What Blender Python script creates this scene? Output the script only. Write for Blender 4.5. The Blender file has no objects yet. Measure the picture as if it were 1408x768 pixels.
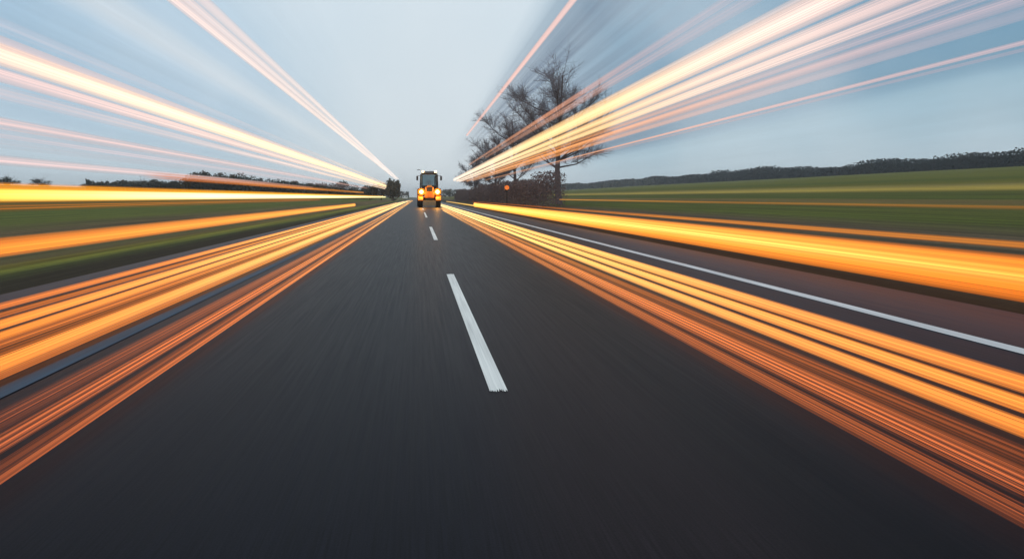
import bpy, bmesh, math, random
from mathutils import Vector, noise as mnoise

random.seed(7)
scene = bpy.context.scene
COL = scene.collection
R = math.radians
H = 1.05            # camera height (m)
F = 938.7           # focal length in photo pixels (24 mm on 36 mm)
VX, VY = 575.0, 271.0

# ---------------------------------------------------------------- helpers
def s2l(c):
    def f(v):
        v /= 255.0
        return v / 12.92 if v <= 0.04045 else ((v + 0.055) / 1.055) ** 2.4
    return tuple(f(v) for v in c)

def setp(o, label=None, cat=None, group=None, kind=None):
    if label: o['label'] = label
    if cat: o['category'] = cat
    if group: o['group'] = group
    if kind: o['kind'] = kind
    return o

def empty(name, loc, label, cat, group=None, rz=0):
    o = bpy.data.objects.new(name, None)
    COL.objects.link(o)
    o.location = loc
    o.rotation_euler = (0, 0, rz)
    o.empty_display_size = 0.3
    return setp(o, label, cat, group)

def mesh_obj(name, verts, faces, mat, parent=None, smooth=False):
    me = bpy.data.meshes.new(name)
    me.from_pydata(verts, [], faces)
    me.update()
    if mat: me.materials.append(mat)
    if smooth:
        for p in me.polygons: p.use_smooth = True
    o = bpy.data.objects.new(name, me)
    COL.objects.link(o)
    if parent: o.parent = parent
    return o

def bm_obj(name, bm, mat, parent=None, smooth=False):
    me = bpy.data.meshes.new(name)
    bm.to_mesh(me); bm.free()
    if mat: me.materials.append(mat)
    if smooth:
        for p in me.polygons: p.use_smooth = True
    o = bpy.data.objects.new(name, me)
    COL.objects.link(o)
    if parent: o.parent = parent
    return o

def box(bm, x0, x1, y0, y1, z0, z1, bev=0.0, top=None):
    """box; top=(sx,sy,ox,oy) scales / offsets the upper face"""
    cx, cy = (x0 + x1) / 2, (y0 + y1) / 2
    def tp(x, y):
        if not top: return x, y
        return cx + (x - cx) * top[0] + top[2], cy + (y - cy) * top[1] + top[3]
    pts = [(x0, y0, z0), (x1, y0, z0), (x1, y1, z0), (x0, y1, z0)]
    pts += [(*tp(x, y), z1) for x, y in ((x0, y0), (x1, y0), (x1, y1), (x0, y1))]
    vs = [bm.verts.new(p) for p in pts]
    fs = [(3, 2, 1, 0), (4, 5, 6, 7), (0, 1, 5, 4), (1, 2, 6, 5), (2, 3, 7, 6), (3, 0, 4, 7)]
    faces = [bm.faces.new([vs[i] for i in f]) for f in fs]
    if bev > 0:
        ed = list({e for f in faces for e in f.edges})
        bmesh.ops.bevel(bm, geom=ed, offset=bev, segments=2, affect='EDGES', profile=0.6)

def tube(bm, p0, p1, r0, r1, n=8, cap=True):
    p0, p1 = Vector(p0), Vector(p1)
    d = (p1 - p0).normalized()
    a = d.orthogonal().normalized(); b = d.cross(a)
    ra, rb = [], []
    for i in range(n):
        t = 2 * math.pi * i / n
        q = a * math.cos(t) + b * math.sin(t)
        ra.append(bm.verts.new(p0 + q * r0)); rb.append(bm.verts.new(p1 + q * r1))
    for i in range(n):
        j = (i + 1) % n
        bm.faces.new((ra[i], ra[j], rb[j], rb[i]))
    if cap:
        bm.faces.new(ra[::-1]); bm.faces.new(rb)

def lathe_x(bm, prof, n=28):
    """prof: list of (x, r) revolved about the x axis"""
    rings = []
    for x, r in prof:
        rings.append([bm.verts.new((x, r * math.cos(2*math.pi*i/n), r * math.sin(2*math.pi*i/n))) for i in range(n)])
    for k in range(len(rings) - 1):
        for i in range(n):
            j = (i + 1) % n
            bm.faces.new((rings[k][i], rings[k][j], rings[k+1][j], rings[k+1][i]))
    bm.faces.new(rings[0]); bm.faces.new(rings[-1][::-1])

def terrain(x, y):
    z = -0.03
    if x < -4.5:
        z += 0.07 * min(1, (-4.5 - x) / 0.5)
        if x < -5.5: z -= 0.22 * math.exp(-((x + 8.5) / 1.6) ** 2)
        if x < -9: z += 0.036 * min(-9 - x, 190)
    elif x > 5.43:
        z += 0.07 * min(1, (x - 5.43) / 0.5)
        if x > 7.5: z += 0.0575 * min(x - 7.5, 260)
    und = 0.25 * mnoise.noise((x * 0.01, y * 0.006, 3.1))
    w = max(0, min(1, (abs(x) - 20) / 60))
    return z + und * w

# ---------------------------------------------------------------- materials
def new_mat(name):
    m = bpy.data.materials.new(name)
    m.use_nodes = True
    nt = m.node_tree
    nt.nodes.clear()
    out = nt.nodes.new('ShaderNodeOutputMaterial')
    return m, nt, out

def N(nt, typ, **kw):
    n = nt.nodes.new(typ)
    for k, v in kw.items():
        if k == 'ins':
            for key, val in v.items(): n.inputs[key].default_value = val
        else: setattr(n, k, v)
    return n

def ramp(nt, stops, interp='LINEAR'):
    n = nt.nodes.new('ShaderNodeValToRGB')
    cr = n.color_ramp
    cr.interpolation = interp
    while len(cr.elements) > 1: cr.elements.remove(cr.elements[-1])
    cr.elements[0].position = stops[0][0]; cr.elements[0].color = (*stops[0][1], 1)
    for p, c in stops[1:]:
        e = cr.elements.new(p); e.color = (*c, 1)
    return n

def math_n(nt, op, a, b=None, clamp=False):
    n = nt.nodes.new('ShaderNodeMath'); n.operation = op; n.use_clamp = clamp
    for i, v in enumerate((a, b)):
        if v is None: continue
        if isinstance(v, (int, float)): n.inputs[i].default_value = v
        else: nt.links.new(v, n.inputs[i])
    return n.outputs[0]

def mixc(nt, fac, a, b, blend='MIX'):
    n = nt.nodes.new('ShaderNodeMix'); n.data_type = 'RGBA'; n.blend_type = blend
    for sock, v in ((n.inputs[0], fac), (n.inputs[6], a), (n.inputs[7], b)):
        if isinstance(v, (int, float)): sock.default_value = v
        elif isinstance(v, tuple): sock.default_value = (*v, 1)
        else: nt.links.new(v, sock)
    return n.outputs[2]

def maprange(nt, v, a, b, c=0.0, d=1.0, smooth=False):
    n = nt.nodes.new('ShaderNodeMapRange')
    if smooth: n.interpolation_type = 'SMOOTHSTEP'
    nt.links.new(v, n.inputs[0])
    for i, q in enumerate((a, b, c, d)): n.inputs[i + 1].default_value = q
    return n.outputs[0]

def simple_mat(name, col, rough=0.5, spec=0.5, metal=0.0, var=0.25, scale=6.0, bump=0.0):
    m, nt, out = new_mat(name)
    tc = N(nt, 'ShaderNodeTexCoord')
    ns = N(nt, 'ShaderNodeTexNoise', ins={'Scale': scale, 'Detail': 5.0})
    nt.links.new(tc.outputs['Object'], ns.inputs['Vector'])
    c = mixc(nt, ns.outputs['Fac'], tuple(v * (1 - var) for v in col), tuple(min(1, v * (1 + var)) for v in col))
    p = N(nt, 'ShaderNodeBsdfPrincipled', ins={'Roughness': rough, 'Specular IOR Level': spec, 'Metallic': metal})
    nt.links.new(c, p.inputs['Base Color'])
    if bump:
        b = N(nt, 'ShaderNodeBump', ins={'Strength': bump, 'Distance': 0.02})
        nt.links.new(ns.outputs['Fac'], b.inputs['Height']); nt.links.new(b.outputs[0], p.inputs['Normal'])
    nt.links.new(p.outputs[0], out.inputs[0])
    return m

def stretched_noise(nt, pos, sx, sy, detail=4.0, sz=0.0, off=0.0):
    mp = N(nt, 'ShaderNodeMapping')
    mp.inputs['Scale'].default_value = (sx, sy, sz)
    mp.inputs['Location'].default_value = (off, off * 0.37, 0)
    nt.links.new(pos, mp.inputs['Vector'])
    ns = N(nt, 'ShaderNodeTexNoise', ins={'Scale': 1.0, 'Detail': detail, 'Roughness': 0.6})
    nt.links.new(mp.outputs[0], ns.inputs['Vector'])
    return ns.outputs['Fac']

def asphalt_mat():
    m, nt, out = new_mat('asphalt')
    g = N(nt, 'ShaderNodeNewGeometry')
    pos = g.outputs['Position']
    sep = N(nt, 'ShaderNodeSeparateXYZ'); nt.links.new(pos, sep.inputs[0])
    # tyre-worn bands across the carriageway
    xr = maprange(nt, sep.outputs['X'], -5.0, 6.0)
    def q(x): return (x + 5.0) / 11.0
    a = lambda *c: tuple(v * 0.0052 * k for v, k in zip(c, (0.90, 0.92, 1.22)))
    rp = ramp(nt, [(q(-4.6), a(4.6, 5.2, 6.4)), (q(-3.4), a(2.0, 2.0, 2.3)), (q(-2.2), a(1.9, 1.9, 2.2)),
                   (q(-1.3), a(2.0, 1.95, 2.15)), (q(-0.5), a(1.9, 2.0, 2.25)), (q(0.15), a(2.1, 2.15, 2.4)),
                   (q(0.5), a(3.3, 2.5, 2.35)), (q(1.0), a(3.4, 2.5, 2.25)), (q(1.35), a(1.6, 1.4, 1.35)),
                   (q(1.6), a(0.9, 0.85, 0.95)), (q(1.95), a(1.8, 1.75, 1.85)), (q(3.9), a(1.5, 2.0, 2.6)),
                   (q(4.6), a(2.4, 5.2, 6.6)), (q(5.43), a(1.9, 5.0, 6.6))])
    nt.links.new(xr, rp.inputs[0])
    n1 = stretched_noise(nt, pos, 42.0, 0.55, 5.0)
    n2 = stretched_noise(nt, pos, 130.0, 2.2, 3.0, off=3.0)
    n3 = stretched_noise(nt, pos, 1.3, 0.09, 3.0, off=9.0)
    n4 = N(nt, 'ShaderNodeTexNoise', ins={'Scale': 140.0, 'Detail': 3.0}); nt.links.new(pos, n4.inputs['Vector'])
    k = math_n(nt, 'MULTIPLY', maprange(nt, n1, 0.25, 0.75, 0.75, 1.25), maprange(nt, n2, 0.25, 0.75, 0.7, 1.3))
    k = math_n(nt, 'MULTIPLY', k, maprange(nt, n3, 0.3, 0.7, 0.9, 1.1))
    k = math_n(nt, 'MULTIPLY', k, maprange(nt, n4.outputs['Fac'], 0.3, 0.7, 0.8, 1.2))
    v = N(nt, 'ShaderNodeVectorMath', operation='SCALE')
    nt.links.new(rp.outputs[0], v.inputs[0]); nt.links.new(k, v.inputs[3])
    p = N(nt, 'ShaderNodeBsdfPrincipled', ins={'Roughness': 0.62, 'Specular IOR Level': 0.034})
    nt.links.new(v.outputs[0], p.inputs['Base Color'])
    nt.links.new(maprange(nt, n1, 0.3, 0.7, 0.40, 0.48), p.inputs['Roughness'])
    bp = N(nt, 'ShaderNodeBump', ins={'Strength': 0.12, 'Distance': 0.002})
    nt.links.new(n4.outputs['Fac'], bp.inputs['Height']); nt.links.new(bp.outputs[0], p.inputs['Normal'])
    nt.links.new(p.outputs[0], out.inputs[0])
    return m

def paint_mat(name, alb, wear):
    m, nt, out = new_mat(name)
    g = N(nt, 'ShaderNodeNewGeometry'); pos = g.outputs['Position']
    n1 = stretched_noise(nt, pos, 70.0, 0.8, 4.0)
    n2 = stretched_noise(nt, pos, 9.0, 0.5, 3.0, off=5)
    k = math_n(nt, 'ADD', math_n(nt, 'MULTIPLY', n1, 0.6), math_n(nt, 'MULTIPLY', n2, 0.4))
    f = maprange(nt, k, 0.36, 0.6, wear, 1.0)
    c = mixc(nt, f, (0.05, 0.052, 0.058), alb)
    p = N(nt, 'ShaderNodeBsdfPrincipled', ins={'Roughness': 0.7, 'Specular IOR Level': 0.06})
    nt.links.new(c, p.inputs['Base Color']); nt.links.new(p.outputs[0], out.inputs[0])
    return m

def ground_mat():
    m, nt, out = new_mat('grass_ground')
    g = N(nt, 'ShaderNodeNewGeometry'); pos = g.outputs['Position']
    sep = N(nt, 'ShaderNodeSeparateXYZ'); nt.links.new(pos, sep.inputs[0])
    nw = stretched_noise(nt, pos, 0.5, 0.02, 3.0)
    xj = math_n(nt, 'ADD', sep.outputs['X'], math_n(nt, 'MULTIPLY', math_n(nt, 'SUBTRACT', nw, 0.5), 1.6))
    xl = maprange(nt, xj, -45.0, 0.0)
    xg = maprange(nt, xj, 0.0, 75.0)
    ql = lambda x: (x + 45) / 45.0
    qr = lambda x: x / 75.0
    edge_dk = (0.022, 0.018, 0.010); gr = (0.135, 0.160, 0.022); dk = (0.078, 0.088, 0.008)  # first tone is the darkest, kept to the strips beside the road
    br = (0.105, 0.080, 0.036); ol = (0.078, 0.074, 0.027); gold = (0.46, 0.31, 0.05)
    rl = ramp(nt, [(0.0, dk), (ql(-36), (0.085, 0.095, 0.01)), (ql(-26), dk), (ql(-17), (0.085, 0.10, 0.01)), (ql(-13), (0.085, 0.095, 0.012)), (ql(-11), br), (ql(-9.6), br), (ql(-8), ol),
                   (ql(-6.6), ol), (ql(-5.7), gr), (ql(-5.1), (0.04, 0.052, 0.014)), (ql(-4.7), edge_dk)])
    rr = ramp(nt, [(qr(5.6), edge_dk), (qr(6.3), (0.035, 0.035, 0.014)), (qr(8), (0.06, 0.045, 0.022)), (qr(11.5), (0.09, 0.062, 0.032)),
                   (qr(14), dk), (qr(18), (0.085, 0.085, 0.010)), (qr(22), (0.17, 0.11, 0.03)), (qr(24), dk),
                   (qr(30), (0.09, 0.085, 0.010)), (qr(34), gold), (qr(40), (0.26, 0.19, 0.045)), (qr(45), (0.13, 0.112, 0.008)), (qr(58), (0.085, 0.09, 0.007)), (qr(75), (0.12, 0.112, 0.009))])
    nt.links.new(xl, rl.inputs[0]); nt.links.new(xg, rr.inputs[0])
    side = math_n(nt, 'GREATER_THAN', sep.outputs['X'], 0.0)
    c = mixc(nt, side, rl.outputs[0], rr.outputs[0])
    n1 = stretched_noise(nt, pos, 3.2, 0.05, 6.0)
    n2 = stretched_noise(nt, pos, 18.0, 0.4, 4.0, off=2)
    n3 = N(nt, 'ShaderNodeTexNoise', ins={'Scale': 9.0, 'Detail': 5.0}); nt.links.new(pos, n3.inputs['Vector'])
    k = math_n(nt, 'MULTIPLY', maprange(nt, n1, 0.3, 0.7, 0.5, 1.5), maprange(nt, n2, 0.3, 0.7, 0.7, 1.3))
    k = math_n(nt, 'MULTIPLY', k, maprange(nt, n3.outputs['Fac'], 0.3, 0.7, 0.85, 1.15))
    v = N(nt, 'ShaderNodeVectorMath', operation='SCALE')
    nt.links.new(c, v.inputs[0]); nt.links.new(k, v.inputs[3])
    p = N(nt, 'ShaderNodeBsdfPrincipled', ins={'Roughness': 0.9, 'Specular IOR Level': 0.1})
    nt.links.new(v.outputs[0], p.inputs['Base Color'])
    nt.links.new(p.outputs[0], out.inputs[0])
    return m

def leaf_mat(name, c0, c1):
    m, nt, out = new_mat(name)
    oi = N(nt, 'ShaderNodeNewGeometry')
    n1 = N(nt, 'ShaderNodeTexNoise', ins={'Scale': 0.8, 'Detail': 3.0}); nt.links.new(oi.outputs['Position'], n1.inputs['Vector'])
    f = math_n(nt, 'ADD', math_n(nt, 'MULTIPLY', oi.outputs['Random Per Island'], 0.6), math_n(nt, 'MULTIPLY', n1.outputs['Fac'], 0.4))
    c = mixc(nt, f, c0, c1)
    d = N(nt, 'ShaderNodeBsdfPrincipled', ins={'Roughness': 0.8, 'Specular IOR Level': 0.15})
    nt.links.new(c, d.inputs['Base Color'])
    t = N(nt, 'ShaderNodeBsdfTranslucent'); nt.links.new(c, t.inputs[0])
    mx = N(nt, 'ShaderNodeMixShader'); mx.inputs[0].default_value = 0.3
    nt.links.new(d.outputs[0], mx.inputs[1]); nt.links.new(t.outputs[0], mx.inputs[2])
    nt.links.new(mx.outputs[0], out.inputs[0])
    return m

def emit_mat(name, col, st):
    m, nt, out = new_mat(name)
    e = N(nt, 'ShaderNodeEmission'); e.inputs[0].default_value = (*col, 1); e.inputs[1].default_value = st
    nt.links.new(e.outputs[0], out.inputs[0])
    return m

def light_mat():
    """luminous gas-like ribbon: colour, strength and density live on the mesh"""
    m, nt, out = new_mat('luminous_trail')
    ac = N(nt, 'ShaderNodeAttribute', attribute_name='glow_color')
    aa = N(nt, 'ShaderNodeAttribute', attribute_name='trail_alpha')
    an = N(nt, 'ShaderNodeAttribute', attribute_name='streak')
    at = N(nt, 'ShaderNodeAttribute', attribute_name='across')
    ak = N(nt, 'ShaderNodeAttribute', attribute_name='contrast')
    g = N(nt, 'ShaderNodeNewGeometry'); sep = N(nt, 'ShaderNodeSeparateXYZ'); nt.links.new(g.outputs['Position'], sep.inputs[0])
    cb = N(nt, 'ShaderNodeCombineXYZ')
    nt.links.new(an.outputs['Fac'], cb.inputs[0]); nt.links.new(math_n(nt, 'MULTIPLY', sep.outputs['Y'], 0.012), cb.inputs[1])
    ns = N(nt, 'ShaderNodeTexNoise', ins={'Scale': 1.0, 'Detail': 2.0, 'Roughness': 0.5}); nt.links.new(cb.outputs[0], ns.inputs['Vector'])
    cf = N(nt, 'ShaderNodeCombineXYZ')
    nt.links.new(math_n(nt, 'MULTIPLY', an.outputs['Fac'], 2.3), cf.inputs[0]); nt.links.new(math_n(nt, 'MULTIPLY', sep.outputs['Y'], 0.03), cf.inputs[1])
    nf = N(nt, 'ShaderNodeTexNoise', ins={'Scale': 1.0, 'Detail': 3.0, 'Roughness': 0.6}); nt.links.new(cf.outputs[0], nf.inputs['Vector'])
    n01 = math_n(nt, 'ADD', math_n(nt, 'MULTIPLY', maprange(nt, ns.outputs['Fac'], 0.4, 0.6), 0.5), math_n(nt, 'MULTIPLY', maprange(nt, nf.outputs['Fac'], 0.42, 0.6), 0.5))
    n01 = math_n(nt, 'POWER', n01, 1.5)
    mod = math_n(nt, 'SUBTRACT', 1.0, math_n(nt, 'MULTIPLY', ak.outputs['Fac'], math_n(nt, 'SUBTRACT', 1.0, n01)))
    t2 = math_n(nt, 'MULTIPLY', at.outputs['Fac'], at.outputs['Fac'])
    edge = math_n(nt, 'POWER', math_n(nt, 'SUBTRACT', 1.0, t2, clamp=True), 0.65)
    al = math_n(nt, 'MULTIPLY', math_n(nt, 'MULTIPLY', aa.outputs['Fac'], edge), math_n(nt, 'POWER', mod, 1.4), clamp=True)
    e = N(nt, 'ShaderNodeEmission')
    v = N(nt, 'ShaderNodeVectorMath', operation='SCALE')
    nt.links.new(ac.outputs['Color'], v.inputs[0]); nt.links.new(math_n(nt, 'MULTIPLY', maprange(nt, mod, 0.0, 1.0, 0.35, 1.25), maprange(nt, t2, 0.0, 1.0, 1.2, 0.7)), v.inputs[3])
    nt.links.new(v.outputs[0], e.inputs[0])
    tr = N(nt, 'ShaderNodeBsdfTransparent')
    mx = N(nt, 'ShaderNodeMixShader')
    nt.links.new(al, mx.inputs[0]); nt.links.new(tr.outputs[0], mx.inputs[1]); nt.links.new(e.outputs[0], mx.inputs[2])
    nt.links.new(mx.outputs[0], out.inputs[0])
    m.cycles.emission_sampling = 'NONE'
    return m

M_ASPH = asphalt_mat()
M_DASH = paint_mat('dash_paint', (0.90, 0.88, 0.83), 0.7)
M_LINE = paint_mat('edge_paint', (0.74, 0.74, 0.74), 0.6)
M_WORN = paint_mat('worn_paint', (0.055, 0.10, 0.15), 0.4)
M_GRND = ground_mat()
M_BARK = simple_mat('bark', (0.035, 0.028, 0.024), 0.9, 0.1)
M_LEAF_D = leaf_mat('leaf_dark', (0.045, 0.048, 0.040), (0.10, 0.09, 0.065))
M_LEAF_B = leaf_mat('leaf_belt', (0.017, 0.021, 0.021), (0.036, 0.041, 0.035))
M_LEAF_O = leaf_mat('leaf_autumn', (0.06, 0.035, 0.018), (0.10, 0.07, 0.03))
M_LEAF_R = leaf_mat('leaf_russet', (0.10, 0.085, 0.095), (0.20, 0.135, 0.12))
M_LIGHT = light_mat()

# ---------------------------------------------------------------- ground, road, markings
def strip_sheet(name, xs, ys, zf, mat):
    verts, faces = [], []
    for y in ys:
        for x in xs: verts.append((x, y, zf(x, y)))
    n = len(xs)
    for j in range(len(ys) - 1):
        for i in range(n - 1):
            a = j * n + i
            faces.append((a, a + 1, a + n + 1, a + n))
    return mesh_obj(name, verts, faces, mat, smooth=True)

xs = sorted(set([-3000, -1500, -800, -400, -300, -250, -200] + [-200 + 8 * i for i in range(25)] + [-12, -11, -10, -9.5, -9, -8.5, -8, -7.5, -7, -6.5, -6, -5.5, -5, -4.5]
     + [-3, 0, 3, 5.43, 5.93, 6.5, 7.5, 9, 11, 14] + [18 + 8 * i for i in range(32)] + [280, 320, 400, 800, 1500, 3000]))
ys = [-60, -30, -15, -5] + [5 * i for i in range(20)] + [100 + 15 * i for i in range(30)] + [560, 640, 740, 860, 1000, 1200, 1500, 2000, 2600, 3400]
setp(strip_sheet('ground', xs, ys, terrain, M_GRND), kind='structure')
ysr = [-40, -20, -10] + [4 * i for i in range(40)] + [170, 200, 260, 340, 460, 640, 900, 1300]
setp(strip_sheet('road', [-4.5, -4, -3, -2, -1, 0, 1, 2, 3, 4, 5, 5.43], ysr, lambda x, y: 0.0, M_ASPH), kind='structure')

def marking(name, x, w, y0, y1, mat, ragged=0.0):
    n = max(2, int((y1 - y0) / 6))
    verts, faces = [], []
    cols = 30
    for j in range(n + 1):
        y = y0 + (y1 - y0) * j / n
        for i in range(cols):
            yy = y
            if ragged and (j == 0 or j == n): yy += random.uniform(-1, 1) * ragged
            verts.append((x - w/2 + w * i/(cols-1), yy, 0.004))
    for j in range(n):
        for i in range(cols - 1):
            a = j * cols + i
            faces.append((a, a+1, a+cols+1, a+cols))
    return setp(mesh_obj(name, verts, faces, mat), kind='structure')

XC = 0.415 * H
DY = lambda py: H * F / (py - VY)
for k, (pa, pb) in enumerate([(537, 377), (330, 312), (299, 292), (288.5, 286.3)]):
    marking('centre_dash', XC, 0.098, DY(pa), DY(pb), M_DASH, 0.035 if k == 0 else 0.015)
for i in range(5):
    marking('centre_dash', XC, 0.098, 86 + i * 20, 94 + i * 20, M_DASH)
marking('edge_line', 3.92 * H, 0.15, -10, 600, M_LINE)
marking('worn_edge_line', -2.135 * H, 0.13, -10, 600, M_WORN)

# ---------------------------------------------------------------- light trails
ASC = F
def strand(parent, A, B, thick, y0, y1, yedge, stops, contrast=0.55, lines=5.0, flat_end=True):
    """A,B: (x,z) ends of the cross-section's long axis. stops: (u, rgb255, strength, density); u=1 at frame edge, 0 at horizon."""
    seed = random.uniform(0, 500)
    px, py, _ = parent.location
    nseg, ncs = 56, 28
    ax, az = A; bx, bz = B
    mx_, mz = (ax + bx) / 2, (az + bz) / 2
    hx, hz = (bx - ax) / 2, (bz - az) / 2
    L = math.hypot(hx, hz)
    nx, nz = -hz / L, hx / L
    us = [yedge / y0 + (yedge / y1 - yedge / y0) * (k / nseg) for k in range(nseg + 1)]
    verts, faces, col, den, stk, acr, con = [], [], [], [], [], [], []
    def at(u):
        st = stops
        if u <= st[0][0]: q = st[0][1:]
        elif u >= st[-1][0]: q = st[-1][1:]
        else:
            for s0, s1 in zip(st, st[1:]):
                if s0[0] <= u <= s1[0]:
                    f = (u - s0[0]) / (s1[0] - s0[0])
                    c0, c1 = s2l(s0[1]), s2l(s1[1])
                    return tuple(c0[i] + (c1[i] - c0[i]) * f for i in range(3)), s0[2] + (s1[2]-s0[2])*f, s0[3] + (s1[3]-s0[3])*f
        return s2l(q[0]), q[1], q[2]
    for u in us:
        y = yedge / u
        c, s, a = at(u)
        for i in range(ncs):
            th = 2 * math.pi * i / ncs
            t, w = math.cos(th), math.sin(th)
            verts.append((mx_ + hx * t + nx * thick * w - px, y - py, mz + hz * t + nz * thick * w))
            col.append((c[0]*s, c[1]*s, c[2]*s, 1)); den.append(a); stk.append(t * lines + seed); acr.append(t); con.append(contrast)
    for k in range(nseg):
        for i in range(ncs):
            j = (i + 1) % ncs
            faces.append((k*ncs+i, k*ncs+j, (k+1)*ncs+j, (k+1)*ncs+i))
    faces.append(tuple(range(ncs))[::-1]); faces.append(tuple(nseg*ncs + i for i in range(ncs)))
    o = mesh_obj('light_strand', verts, faces, M_LIGHT, parent, smooth=True)
    me = o.data
    at_ = me.attributes.new('glow_color', 'FLOAT_COLOR', 'POINT')
    at_.data.foreach_set('color', [v for c in col for v in c])
    for nm, arr in (('trail_alpha', den), ('streak', stk), ('across', acr), ('contrast', con)):
        t_ = me.attributes.new(nm, 'FLOAT', 'POINT'); t_.data.foreach_set('value', arr)
    return o

def trail(label, base, group):
    return empty('light_trail', base, label, 'light trail', group)

def side_dx(side): return 575.0 if side < 0 else 833.0

def ground_strand(par, side, ya, yb, z, yend_px, stops, thick=0.012, **kw):
    dx = side_dx(side)
    X = lambda py: side * dx / (py - VY) * (H - z)
    xa, xb = X(ya), X(yb)
    kw['lines'] = max(1.6, abs(yb - ya) * 0.135)
    ym = (ya + yb) / 2
    yedge = (H - z) * F / (ym - VY)
    y1 = abs((xa + xb) / 2) * F / abs(yend_px - VX)
    return strand(par, (xa, z), (xb, z), thick, max(1.2, yedge * 0.6), y1, yedge, stops, **kw)

def wall_strand(par, side, ya, yb, x, yend_px, stops, ystart_px=None, thick=0.05, **kw):
    dx = side_dx(side)
    Z = lambda py: H - (py - VY) / dx * x
    kw['lines'] = max(1.6, abs(yb - ya) * 0.135)
    yedge = x * F / dx
    y1 = x * F / abs(yend_px - VX)
    y0 = yedge * 0.6 if ystart_px is None else x * F / abs(ystart_px - VX)
    return strand(par, (side * x, Z(ya)), (side * x, Z(yb)), thick, y0, y1, yedge, stops, **kw)

def high_strand(par, xa, xb, dz, yend_py, stops, thick=0.05, **kw):
    """cross the top of the frame at xa..xb, hanging at height H+dz"""
    k = dz / VY
    yedge = dz * F / VY
    y1 = dz * F / (VY - yend_py)
    return strand(par, ((xa - VX) * k, H + dz), ((xb - VX) * k, H + dz), thick, yedge * 0.6, y1, yedge, stops, **kw)

W = (255, 250, 215); YEL = (255, 222, 110); YOR = (255, 180, 70); ORG = (250, 145, 50); DOR = (205, 105, 50); BRN = (150, 80, 48)
PCH = (255, 226, 200); PNK = (246, 196, 184); MAU = (205, 185, 192)

G_ROAD = 'light trails running low along the road'
G_SKY = 'light trails running high over the verges'
G_FLD = 'light trails running over the field verges'

# left, bright, over the left shoulder
t = trail('broad bright yellow light trail between left grass edge and worn left edge line', (-3.0, 2, 0), G_ROAD)
HOT = (250, 152, 74)
def brt(a, l=1.0): return [(0.02, (255, 222, 160), 2.4, 0.97), (0.12, (254, 196, 112), 2.3*l, 0.97), (0.35, (252, 172, 90), 2.1*l, 0.97), (0.6, HOT, 1.95*l, a), (1.05, (250, 142, 58), 1.7*l, a)]
def org(a, l=1.0): return [(0.02, (255, 205, 135), 2.2, 0.9), (0.2, (252, 168, 88), 1.9*l, 0.92), (0.6, (248, 142, 66), 1.5*l, a), (1.05, (240, 130, 60), 1.3*l, a*0.9)]
ground_strand(t, -1, 416, 426, 0.05, 545, org(0.85, 0.9))
ground_strand(t, -1, 430, 437, 0.05, 550, org(0.7, 0.8))
ground_strand(t, -1, 439, 453, 0.06, 556, brt(0.9, 0.95))
ground_strand(t, -1, 456, 468, 0.065, 560, brt(0.85, 0.85))
ground_strand(t, -1, 467, 479, 0.06, 562, org(0.75, 0.85), contrast=0.75)
ground_strand(t, -1, 480, 489, 0.05, 562, org(0.55, 0.75), contrast=0.8)
ground_strand(t, -1, 488, 514, 0.075, 564, brt(0.97, 1.05))
ground_strand(t, -1, 514, 521, 0.05, 566, org(0.75, 0.9))
# left, dim, inside the lane
def dimo(a, l=1.0): return [(0.03, (255, 190, 115), 2.6, 0.85), (0.15, (250, 155, 82), 1.8*l, 0.88), (0.4, (242, 132, 68), 1.7*l, a), (0.8, (225, 118, 64), 1.5*l, a*0.9), (1.1, (205, 106, 62), 1.4*l, a*0.8)]
t = trail('dim coppery light trail of thin strands just inside the worn left edge line', (-1.75, 2, 0), G_ROAD)
ground_strand(t, -1, 562, 597, 0.04, 566, dimo(0.55, 0.8), contrast=1.0, lines=22)
ground_strand(t, -1, 596, 624, 0.05, 567, dimo(0.85, 1.25), contrast=0.9, lines=14)
ground_strand(t, -1, 634, 652, 0.05, 567, dimo(0.6, 0.9), contrast=0.9, lines=14)
ground_strand(t, -1, 655, 664, 0.045, 568, dimo(0.7, 0.95), contrast=0.5, lines=3)
# right, bright
t = trail('broad bright yellow orange light trail in the right lane beside the white edge line', (2.9, 2, 0), G_ROAD)
ground_strand(t, 1, 514, 541, 0.06, 606, brt(0.9, 0.95), lines=6)
ground_strand(t, 1, 545, 568, 0.07, 606, brt(0.95, 1.0), lines=6)
ground_strand(t, 1, 575, 602, 0.08, 606, brt(0.92, 1.0), lines=6)
t = trail('dim coppery light trail of thin strands nearest the lane middle on the right', (2.1, 2, 0), G_ROAD)
ground_strand(t, 1, 612, 641, 0.05, 608, dimo(0.6, 0.85), contrast=1.0, lines=18)
ground_strand(t, 1, 641, 686, 0.055, 608, dimo(0.9, 1.25), contrast=0.97, lines=20)
ground_strand(t, 1, 692, 726, 0.045, 609, dimo(0.7, 1.05), contrast=1.0, lines=16)
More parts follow.
